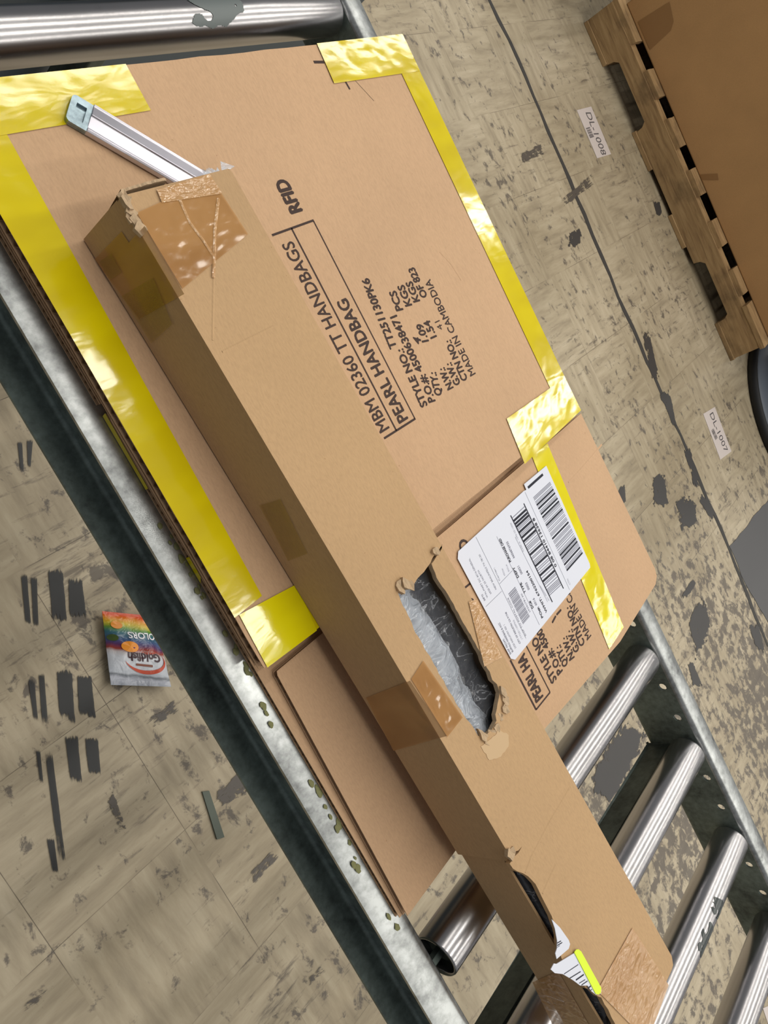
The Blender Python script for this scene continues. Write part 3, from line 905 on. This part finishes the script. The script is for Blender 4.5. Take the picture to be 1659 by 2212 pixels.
# torn end flap, bent a little away from the top and ragged
m = MB()
ev = []; fl = 26
for i in range(fl + 1):
    t = i / fl; x = BX(0.1355) + 0.0045 + t * 0.046; yb = 0.1364 + 0.0010 * math.sin(t * 3); zt = 0.8285 - 0.003 * abs(noise.noise(Vector((i * .7, 2, 0)))) - (0.012 if t > 0.72 else 0.0)
    for (yy, z_) in ((yb - 0.0034, ZB0 + 0.004), (yb - 0.0022, ZB0 + 0.004), (yb + 0.0030, zt), (yb + 0.0016, zt - 0.0004)): ev.append((x, yy, z_))
ef = []
for i in range(fl):
    k = 4 * i
    for a in range(4): ef.append([k + a, k + (a + 1) % 4, k + 4 + (a + 1) % 4, k + 4 + a])
m.add(ev, ef); m.build('end_flap', [TORN], boxB)
m = MB(); m.prism([[(BX(0.1340) + TH, 0.133), (BX(YE) + TH, YE + .004), (BRX(YE) - TH, YE + .004), (BRX(0.133) - TH, 0.133)]], ZB0, ZB0 + TH)
m.build('bottom_panel', [CARDB], boxB)

ZBT = ZB + 0.0005


def ptape(name, pts, mat, z=ZBT, n=1, **kw):
    """flat piece of tape from a pixel outline on the box top, as a fine grid when four-cornered"""
    m = MB()
    if len(pts) == 4:
        m.grid(*[at(*p, z) for p in pts], 30, 30, wrinkle(0.0005, 120, 0.0002))
        m.build(name, mat, boxB, smooth=True, **kw)
    else:
        m.prism([[tuple(at(*p, z).to_2d()) for p in pts]], z - 0.0002, z); m.build(name, mat, boxB, **kw)


def z7(x, y): return (100 + x / 3.606, 180 + y / 3.606)


ptape('clear_tape', [z7(705, 1010), z7(1290, 745), z7(1570, 1175), z7(1060, 1600)], BTAPE)
ptape('clear_tape', [z7(860, 830), z7(1270, 705), z7(1370, 860), z7(900, 930)], CTAPE, ZBT + 0.0004)
ptape('clear_tape', [(888, 1467), (914, 1427), (999, 1550), (966, 1592)], BTAPE)
ptape('clear_tape', [(1290, 2140), (1366, 2004), (1444, 2128), (1398, 2250)], CTAPE)
ptape('clear_tape', [(1012, 1300), (1030, 1294), (1083, 1420), (1046, 1440)], CTAPE)
# tape and old tape remains on the left face
WP = Vector((BX(0), 0, 0)) + dn * 0.0005


def wtp(pts, mat, off=0.0, amp=0.0003):
    m = MB(); c = [at_plane(*p, WP + dn * off, dn) for p in pts]
    m.grid(*c, 16, 16, lambda p, u, v: p + dn * amp * noise.noise(p * 90)); m.build('clear_tape', mat, boxB, smooth=True)


wtp([(222, 585), (312, 488), (398, 635), (300, 690)], BTAPE)
wtp([(205, 560), (262, 500), (286, 535), (226, 590)], BTAPE)
wtp([(262, 640), (330, 600), (372, 700), (326, 742)], YOLD, 0.0006)
wtp([(214, 565), (240, 548), (262, 588), (238, 606)], YOLD, 0.0006)
wtp([(560, 1092), (606, 1078), (664, 1196), (622, 1212)], YOLD, 0.0)
wtp([(790, 1508), (886, 1470), (965, 1590), (850, 1622)], BTAPE)
wtp([(1150, 2122), (1206, 2098), (1280, 2228), (1206, 2240)], CTAPE, -xo)

# creases pressed into the board
def crease(parent, mat, pts, z, w=0.0009, h=0.00028, name='crease'):
    m = MB(); P = [at(*p, z) for p in pts]
    for a, b in zip(P, P[1:]):
        d = (b - a).normalized(); n = Vector((-d.y, d.x, 0)) * w
        m.add([a - n, a + Vector((0, 0, h)), a + n, b - n, b + Vector((0, 0, h)), b + n], [(0, 3, 4, 1), (1, 4, 5, 2)])
    m.build(name, mat, parent, smooth=False)


crease(boxB, CTAPE, [(388, 430), (410, 480), (440, 520), (463, 556)], ZBT + 0.0004)
crease(boxB, CTAPE, [(472, 428), (464, 500), (463, 556), (461, 600)], ZBT + 0.0004)
crease(boxB, CARDB, [(461, 600), (459, 735)], ZB)
crease(boxB, CARDB, [(480, 760), (590, 705)], ZB)
crease(boxB, CARDB, [(1232, 1700), (1190, 1770), (1148, 1850), (1135, 1885)], ZB)
crease(boxB, CARDB, [(1200, 1868), (1172, 1930)], ZB)
crease(flatA, CARD, [(950, 545), (975, 572), (996, 606)], ZA, 0.0006)
crease(flatC, CARD, [(1300, 960), (1262, 1005), (1228, 1042)], ZC, 0.0010)

# ragged paper at the ends of the opening
for px, py, ln, sd in ((268, 424, 6, 21), (272, 440, 6, 22), (280, 455, 6, 23), (287, 470, 6, 24), (296, 484, 6, 25), (304, 498, 6, 26), (862, 1268, 9, 1), (872, 1262, 8, 2), (885, 1261, 7, 3), (1083, 1492, 9, 4), (1088, 1510, 9, 5), (1090, 1530, 9, 6), (1083, 1550, 9, 7), (1072, 1572, 9, 8), (1050, 1596, 10, 9), (1040, 1588, 8, 10), (1064, 1585, 9, 11), (937, 1192, 7, 12), (1100, 1846, 7, 13), (1106, 1842, 6, 14)):
    m = MB(); c = at(px, py, ZB); rn = random.Random(sd); ang = rn.uniform(0, 6.28)
    pts = [(c.x + (0.0015 + rn.random() * .0028) * math.cos(t * 0.9 + ang), c.y + (0.002 + rn.random() * .004) * math.sin(t * 0.9 + ang)) for t in range(7)]
    k = len(pts); zt = ZB + 0.0006 + rn.random() * 0.0025
    m.add([(x, y, ZB - 0.001) for x, y in pts] + [(x, y, zt - rn.random() * .0015) for x, y in pts] + [(c.x, c.y, zt - .001)],
          [[i, (i + 1) % k, k + (i + 1) % k, k + i] for i in range(k)] + [[k + i, k + (i + 1) % k, 2 * k] for i in range(k)])
    m.build('torn_edge', TORN, boxB)

m = MB(); m.prism([jag([tuple(at(*p, ZB).to_2d()) for p in [(1038, 1612), (1060, 1596), (1078, 1576), (1098, 1588), (1098, 1612), (1082, 1634), (1056, 1642)]], 0.0006, 0.002, 3)], ZB, ZB + 0.00025)
m.build('peeled_paper', plain('peeled_paper_fibre', (200, 171, 134), 0.9), boxB)

# torn white label with a lime stripe
zl = lambda x, y: (1150 + x / 5.027, 1940 + y / 5.027)
tl = MB()
for P in ([(210, 230), (300, 320), (395, 455), (410, 500), (395, 550), (265, 662), (250, 600), (268, 545), (270, 465), (245, 330)],
          [(262, 715), (455, 598), (500, 640), (740, 985), (745, 1035), (690, 1050), (640, 1010), (600, 950), (520, 950), (440, 890), (330, 825), (245, 815), (200, 775), (235, 710)]):
    tl.prism([[tuple(at(*zl(*p), ZB + .0012).to_2d()) for p in P]], ZB + 0.0007, ZB + 0.0012)
torn = tl.build('torn_label', PAPER, boxB, label='torn white label')
tl = MB(); tl.prism([[tuple(at(*zl(*p), ZB + .0016).to_2d()) for p in [(455, 590), (475, 560), (500, 556), (530, 580), (748, 975), (742, 1030), (715, 1048), (688, 1040)]]], ZB + 0.0013, ZB + 0.0017)
tl.build('highlighter_stripe', LIME, torn)
tl = MB()
for k, (a, b, w) in enumerate((((345, 825), (500, 722), 3), ((405, 872), (525, 798), 4), ((475, 890), (560, 830), 6), ((510, 925), (575, 885), 3), ((535, 945), (600, 900), 4), ((600, 985), (635, 955), 6), ((625, 1010), (650, 990), 3), ((270, 490), (312, 465), 4), ((272, 515), (325, 482), 4), ((272, 535), (300, 515), 2))):
    tl.line(at(*zl(*a), ZB + .0014), at(*zl(*b), ZB + .0014), w * 0.00014, ZB + 0.0014)
tl.build('barcode', BLACKINK, torn)

# ------------------------------------------------------------------ what is inside the carton
hb = thing('wrapped_handbag', 'black handbag in crumpled clear plastic showing through the wide tear of the long carton', 'handbag', (0.33, -0.18, ZB0 + TH))
lx = lambda y: BX(y) + TH + .0012
rx = lambda y: BRX(y) - TH - .0012


def inner(y0, y1, zb, amp, sc, nu, nv, ds=0, dome=0.006, inset=0.0, kk=9):
    m = MB()
    def f(p, u, v):
        h = noise.noise(p * sc + Vector((0, 0, ds))) + 0.5 * (0.5 - abs(noise.noise(p * sc * 2.3 + Vector((ds, 0, 0))))) * 2
        e = min(1, min(u, 1 - u) * kk * .7, min(v, 1 - v) * 10)
        return p + Vector((0, 0, amp * h * e + dome * min(1, min(u, 1 - u) * kk) * min(1, min(v, 1 - v) * 6) - (1 - e) * 0.004))
    m.grid((lx(y0) + inset, y0, zb), (rx(y0) - inset, y0, zb), (rx(y1) - inset, y1, zb), (lx(y1) + inset, y1, zb), nu, nv, f)
    return m


def body(mb, y0, y1, zb):
    """close the crumpled top down to the carton bottom"""
    mb.prism([[(lx(y0), y0), (rx(y0), y0), (rx(y1), y1), (lx(y1), y1)]], ZB0 + TH + .0005, zb)
    return mb


m = inner(-0.285, -0.07, 0.8100, 0.0030, 45, 30, 70, 1); body(m, -0.285, -0.07, 0.797); m.build('handbag', BAGM, hb, smooth=True)
m = inner(-0.285, -0.07, 0.8150, 0.0022, 40, 50, 120, 4); m.build('plastic_wrap', FILM, hb, smooth=True, label='clear crumpled plastic wrap')
# bunched whiter film along the left of the opening
m = MB(); yl = lambda y: 0.3185 + (-0.125 - y) * 0.055
def fb(p, u, v):
    h = (0.5 - abs(noise.noise(p * 60))) * 0.004 + noise.noise(p * 30) * 0.003
    return p + Vector((0, 0, h + 0.005 * math.sin(math.pi * u)))
m.grid((0.3060, -0.262, 0.8190), (0.3420, -0.262, 0.8165), (0.3330, -0.108, 0.8165), (0.3000, -0.108, 0.8190), 40, 110, fb)
m.build('plastic_wrap', FILMW, hb, smooth=True, label='bunched whitish plastic wrap')
m = MB(); c = [at(*z2(*p), 0.8255) for p in [(950, 940), (985, 935), (1075, 1130), (1040, 1160)]]
m.grid(*c, 2, 6); m.build('paper_tag', PAPER, hb)

hb2 = thing('wrapped_handbag', 'black wrapped handbag seen in the narrow slit beside the torn lime-striped label', 'handbag', (0.34, -0.39, ZB0 + TH))
m = inner(-0.480, -0.300, 0.8135, 0.0035, 55, 60, 60, 9, 0.007, 0.0, 30); body(m, -0.480, -0.300, 0.797); m.build('handbag', BAGM, hb2, smooth=True)
m = inner(-0.480, -0.300, 0.8165, 0.002, 50, 60, 80, 14, 0.006, 0.0, 30); m.build('plastic_wrap', FILM, hb2, smooth=True)

# ------------------------------------------------------------------ box cutter
S = at(197, 252, ZA + 0.006); E = at(387, 366, ZA + 0.006)
dx = (E - S).normalized(); dx.z = 0; ny = Vector((-dx.y, dx.x, 0))
cut = thing('box_cutter', 'silver metal box cutter poking into the torn end of the long carton', 'knife', (S.x, S.y, ZA))


def prof_sweep(prof, s0, s1, name, mat, parent, bevel=0):
    m = MB(); n = len(prof)
    P = lambda s, q: Vector((S.x, S.y, 0)) + dx * s + ny * q[0] + Vector((0, 0, ZA + q[1]))
    vs = [P(s0, q) for q in prof] + [P(s1, q) for q in prof]
    fs = [[i, (i + 1) % n, n + (i + 1) % n, n + i] for i in range(n)]
    m.add(vs, fs)
    t = tessellate_polygon([[Vector((q[0], q[1], 0)) for q in prof]]); b = 0
    for q in t: m.f.append(list(q)); m.m.append(0); m.f.append([i + n for i in q]); m.m.append(0)
    o = m.build(name, mat, parent, bevel=bevel)
    bm = bmesh.new(); bm.from_mesh(o.data); bmesh.ops.recalc_face_normals(bm, faces=bm.faces); bm.to_mesh(o.data); bm.free()
    return o


mm = 0.001
prof_sweep([(-10 * mm, 1 * mm), (-10 * mm, 4.6 * mm), (-8.6 * mm, 5.6 * mm), (-7.8 * mm, 5.4 * mm), (-7.2 * mm, 4.6 * mm), (0.5 * mm, 5.6 * mm), (1.3 * mm, 6.6 * mm), (8.6 * mm, 5.0 * mm), (10 * mm, 5.6 * mm), (10.4 * mm, 4.6 * mm), (10.4 * mm, 1 * mm)],
           0, 0.083, 'sleeve', BLADE, cut, 0.0003)
m = MB()
def lug(s, q, z): return Vector((S.x, S.y, 0)) + dx * s + ny * q + Vector((0, 0, ZA + z))
o_ = []
for cs, cq, a0 in ((-0.0125 + .003, 0.0098 - .003, 90), (-0.0125 + .003, -0.0098 + .003, 180)):
    for t in range(5):
        a = math.radians(a0 + t * 22.5); o_.append((cs + .003 * math.cos(a), cq + .003 * math.sin(a)))
o_ += [(0.002, -0.0098), (0.002, 0.0098)]
inn = [(-0.0090, 0.0052), (-0.0090, -0.0058), (-0.0030, -0.0058), (-0.0030, 0.0052)]
pmb = MB(); pmb.prism([o_, inn], 0.0022, 0.0044)
m.add([lug(v.x, v.y, v.z) for v in pmb.v], pmb.f)
pmb = MB(); pmb.prism([o_], 0.0008, 0.0026)
m.add([lug(v.x, v.y, v.z) for v in pmb.v], pmb.f)
m.build('blade_stop', ZINC, cut, label='zinc plated end with a recess')
m = MB(); g = random.Random(2)
c = lug(0.079, 0.004, 0.006)
for k in range(9):
    p = c + Vector((g.uniform(-.012, .012), g.uniform(-.003, .004), g.uniform(0, .004)))
    q = p + Vector((g.uniform(.004, .012), g.uniform(-.003, .004), g.uniform(-.001, .003))); r_ = p + Vector((g.uniform(-.003, .006), g.uniform(.003, .007), g.uniform(0, .004)))
    m.add([p, q, r_], [(0, 1, 2)])
m.build('torn_tape', FILMW, boxB)

# ------------------------------------------------------------------ snack bag and scrap on the floor
sb = thing('snack_bag', 'small rainbow and white cracker snack bag on the floor under the left rail', 'snack bag', (0.49, -0.21, 0))
c4 = [at(217, 1321, 0.008), at(330, 1332, 0.008), at(366, 1484, 0.008), at(236, 1480, 0.008)]
def pil(sgn):
    def f(p, u, v):
        e = max(0, math.sin(math.pi * min(1, max(0, u))) ** 0.6) * max(0, math.sin(math.pi * min(1, max(0, (v - .03) / .87))) ** 0.6 if 0.03 < v < 0.9 else 0)
        h = 0.011 * e * (1 + 0.35 * noise.noise(p * 60))
        return p + Vector((0, 0, sgn * h + noise.noise(p * 80) * 0.0012 * (1 if sgn > 0 else 0) + (-0.004 if sgn < 0 and h < 0.0001 else 0) * 0 + 0.006 * (1 if sgn > 0 else 0.6)))
    return f
m = MB(); m.grid(*c4, 24, 32, pil(1)); m.build('bag_front', BAGP, sb, smooth=True)
m = MB()
def pil2(p, u, v):
    q = pil(1)(p, u, v); return Vector((q.x, q.y, max(0.001, 0.016 - (q.z - 0.014) * 0.8) if q.z > 0.016 else q.z - 0.0008))
m.grid(*c4, 24, 32, pil2); m.build('bag_back', BAGP, sb, smooth=True)


def onbag(u, v, dz=0.0006):
    u_, v_ = u, v
    p = c4[0] * (1 - u) * (1 - v) + c4[1] * u * (1 - v) + c4[2] * u * v + c4[3] * (1 - u) * v
    return pil(1)(p, u_, v_) + Vector((0, 0, dz))


def bagtext(mb, t, u0, u1, v, h, bold, mi):
    vs, fs = font_mesh(t, bold); x0 = min(a.x for a in vs); x1 = max(a.x for a in vs)
    mb.add([onbag(u0 + (u1 - u0) * (a.x - x0) / (x1 - x0), v + a.y / CAP * h, 0.0009) for a in vs], [f[::-1] for f in fs], mi)


WHITE = plain('bag_white_ink', (232, 232, 238), 0.3); PURP = plain('bag_purple_ink', (62, 34, 44), 0.3)
ORNG = plain('bag_orange_ink', (226, 140, 26), 0.3); REDI = plain('bag_red_ink', (196, 70, 36), 0.3); BRN = plain('bag_brown_ink', (120, 58, 30), 0.3)
m = MB()
bagtext(m, 'COLORS', 0.98, 0.36, 0.27, 0.085, 0.02, 0)
bagtext(m, 'Goldfish', 0.88, 0.30, 0.555, 0.11, 0.03, 1)
bagtext(m, 'BAKED', 0.80, 0.56, 0.535, 0.03, 0.02, 3)


def blob(mb, cu, cv, ru, rv, mi, dz=0.0011, a0=0, a1=2 * math.pi, ring=None, n=24):
    if ring:
        vs = []
        for i in range(n + 1):
            a = a0 + (a1 - a0) * i / n; w = ring * math.sin(math.pi * i / n) + 0.003
            vs += [onbag(cu + ru * math.cos(a), cv + rv * math.sin(a), dz), onbag(cu + (ru + w) * math.cos(a), cv + (rv + w) * math.sin(a), dz)]
        mb.add(vs, [[2 * i, 2 * i + 1, 2 * i + 3, 2 * i + 2] for i in range(n)], mi)
    else:
        vs = [onbag(cu, cv, dz)] + [onbag(cu + ru * math.cos(2 * math.pi * i / n), cv + rv * math.sin(2 * math.pi * i / n), dz) for i in range(n)]
        mb.add(vs, [[0, 1 + i, 1 + (i + 1) % n] for i in range(n)], mi)


blob(m, 0.60, 0.64, 0.35, 0.15, 3, ring=0.05, a0=-0.4, a1=math.pi - 0.2)
m.add([onbag(a, b, 0.0012) for a, b in ((0.42, 0.70), (0.72, 0.71), (0.72, 0.74), (0.42, 0.73))], [(0, 1, 2, 3)], 4)
# plain crackers printed on the bag
blob(m, 0.36, 0.475, 0.15, 0.075, 2); blob(m, 0.20, 0.18, 0.10, 0.055, 2); blob(m, 0.10, 0.36, 0.09, 0.045, 5)
m.build('bag_print', [WHITE, PURP, ORNG, REDI, BRN, plain('bag_green_ink', (64, 84, 36), 0.3)], sb)

m = MB(); q = [at(435, 1710, 0), at(450, 1708, 0), at(483, 1808, 0), at(467, 1813, 0)]
m.prism([[(p.x, p.y) for p in q]], 0.0003, 0.003)
m.build('plastic_strip', CHIP, loc=(q[0].x, q[0].y, 0), label='short grey-green flat plastic strip lying alone on the floor', category='scrap')


# ------------------------------------------------------------------ floor location tags
def tag(code, corners, lab, t0, t1, b0, b1, h):
    q = [at(*p, 0.001) for p in corners]
    c = sum(q, Vector()) / 4
    o = MB().prism([[(p.x, p.y) for p in q]], 0.0003, 0.0012).build('floor_tag', TAGP, loc=(c.x, c.y, 0), label=lab, category='label')
    o['group'] = 'location tags stuck to the floor'
    WLOC[o.name] = Vector((c.x, c.y, 0))
    if code:
        m = MB(); text(m, code, at(*t0, 0.0015), at(*t1, 0.0015), h, 0.0016, 0.0)
        m.build('tag_code', TAGI, o); m = MB()
        a, b = at(*b0, 0.0016), at(*b1, 0.0016); rn = random.Random(len(code) + int(code[-1])); d = (a - b).to_2d()
        n = 9
        for k in range(n):
            y = a.y + (b.y - a.y) * k / n
            m.line((a.x, y), (b.x, y), abs(b.y - a.y) / n * rn.uniform(0.3, 0.85), 0.0016)
        m.build('tag_barcode', TAGI, o)
    return o


tag('DL-1008', [(1246, 238), (1277, 230), (1320, 333), (1290, 342)], 'white floor tag reading DL-1008, the one nearer the pallet notch', (1265, 243), (1300, 335), (1266, 278), (1284, 297), 0.032)
tag('DL-1007', [(1519, 894), (1544, 879), (1580, 975), (1556, 993)], 'white floor tag reading DL-1007, between the floor seam and the round can', (1533, 895), (1566, 978), (1537, 931), (1551, 947), 0.028)
tag('', [(1648, 2178), (1690, 2160), (1720, 2230), (1672, 2250)], 'pale blank floor tag cut by the lower right corner of the photo', 0, 0, 0, 0, 0)

# ------------------------------------------------------------------ pallet and its big carton
pal = thing('wooden_pallet', 'worn wooden pallet with notched stringer under the big brown carton', 'pallet', (3.35, 0.03, 0))
PX0 = 2.858
def stringer(x0):
    m = MB(); zb, zt = 0.016, 0.106
    n1, n2 = (0.482, 0.250), (-0.2208, -0.4400); yt, yb = 0.632, -0.578; hn = 0.036
    def notch(a, b):  # from high y to low y
        return [(a, zb), (a - 0.004, zb + hn - 0.014), (a - 0.016, zb + hn), (b + 0.016, zb + hn), (b + 0.004, zb + hn - 0.014), (b, zb)]
    prof = [(yt, zt), (yt, zb)] + notch(*n1) + notch(*n2) + [(yb, zb), (yb + .006, zt)]
    P = MB(); P.prism([prof], 0, 0.038)
    m.add([(x0 + v.z, v.x, v.y) for v in P.v], P.f)
    o = m.build('stringer', WOOD, pal)
    bm = bmesh.new(); bm.from_mesh(o.data); bmesh.ops.recalc_face_normals(bm, faces=bm.faces); bm.to_mesh(o.data); bm.free()
for x0 in (PX0, 3.34, 3.82): stringer(x0)
pr_ = random.Random(5)
for a, b in ((0.634, 0.489), (0.399, 0.307), (0.236, 0.137), (0.060, -0.030), (-0.119, -0.210), (-0.292, -0.3855), (-0.4206, -0.578)):
    j = pr_.uniform(-0.006, 0.006)
    m = MB(); m.prism([jag([(PX0 + 0.002 + j, b), (3.87, b), (3.87, a), (PX0 + 0.002 + j, a)], 0.0015, 0.03, int(a * 99) & 63)], 0.1065, 0.1225); m.build('deck_board', WOOD, pal)
for a, b in ((0.632, 0.484), (0.256, 0.120), (-0.04, -0.16), (-0.44, -0.582)):
    m = MB(); m.box(PX0 - 0.004, 3.87, b, a, 0.0, 0.0155); m.build('bottom_board', WOOD, pal, bevel=0.002)

big = thing('large_brown_carton', 'huge brown cardboard carton standing on the wooden pallet', 'carton', (3.4, 0.03, 0.1225))
BXF = 2.912
m = MB(); m.box(BXF, 3.86, -0.565, 0.612, 0.1228, 1.12); m.build('carton_body', CARDBIG, big, bevel=0.004)


def on_face(px, py): return at_plane(px, py, (BXF - 0.0012, 0, 0), Vector((1, 0, 0)))


for q in ([(1378, 47), (1446, 4), (1455, 46), (1397, 92)], [(1397, 92), (1455, 46), (1449, 66), (1404, 108)], [(1512, 377), (1550, 375), (1552, 389), (1516, 388)]):
    m = MB(); c = [on_face(*p) for p in q]; m.add(c, [(0, 1, 2, 3)]); m.build('brown_tape', plain('brown_paper_tape', (146, 108, 66), 0.5), big)
m = MB(); m.add([Vector((v.x - 0.0012, v.y, v.z)) for v in (on_face(1535, 452), on_face(1545, 449), on_face(1600, 423), on_face(1590, 428))], [(0, 1, 2, 3)])

# ------------------------------------------------------------------ round can, totes behind
can = thing('round_can', 'slate blue round can with a wide grey base ring beside the pallet end', 'trash can', (3.15, -0.90, 0))
C0 = (3.152, -0.905)
MB().lathe(C0, [(0.30, 0.0), (0.322, 0.004), (0.322, 0.030), (0.312, 0.034)]).build('rubber_edge', RUBBER, can, smooth=True)
MB().lathe(C0, [(0.312, 0.034), (0.308, 0.040), (0.262, 0.044), (0.250, 0.048)]).build('base_ring', BLUEGREY, can, smooth=True)
MB().lathe(C0, [(0.250, 0.046), (0.248, 0.10), (0.262, 0.70), (0.275, 0.72), (0.275, 0.745), (0.245, 0.745), (0.235, 0.10), (0.0, 0.09)]).build('can_body', SLATE, can, smooth=True)

tote = thing('plastic_bin', 'blue-grey plastic bin beyond the upper end of the conveyor', 'bin', (0.6, 0.8, 0))
m = MB(); m.prism([rect(-0.10, 1.185, 0.492, 1.15), rect(-0.08, 1.165, 0.512, 1.13)], 0.012, 0.66); m.prism([rect(-0.10, 1.185, 0.492, 1.15)], 0.0, 0.012)
m.build('bin_body', NAVY, tote, bevel=0.004)
m = MB(); m.prism([rect(-0.108, 1.19, 0.486, 1.158), rect(-0.09, 1.170, 0.506, 1.14)], 0.64, 0.668); m.build('bin_rim', NAVY, tote, bevel=0.003)

dk = thing('dark_tote', 'black tote behind the far end of the wooden pallet', 'bin', (3.1, 1.0, 0))
m = MB(); m.prism([rect(2.70, 3.60, 0.735, 1.3), rect(2.715, 3.585, 0.75, 1.285)], 0.01, 0.35); m.prism([rect(2.70, 3.60, 0.735, 1.3)], 0, 0.01); m.build('tote_body', DNAVY, dk, bevel=0.004)
m = MB(); m.prism([rect(2.695, 3.605, 0.730, 1.305), rect(2.71, 3.59, 0.745, 1.29)], 0.34, 0.36); m.build('tote_rim', DNAVY, dk)
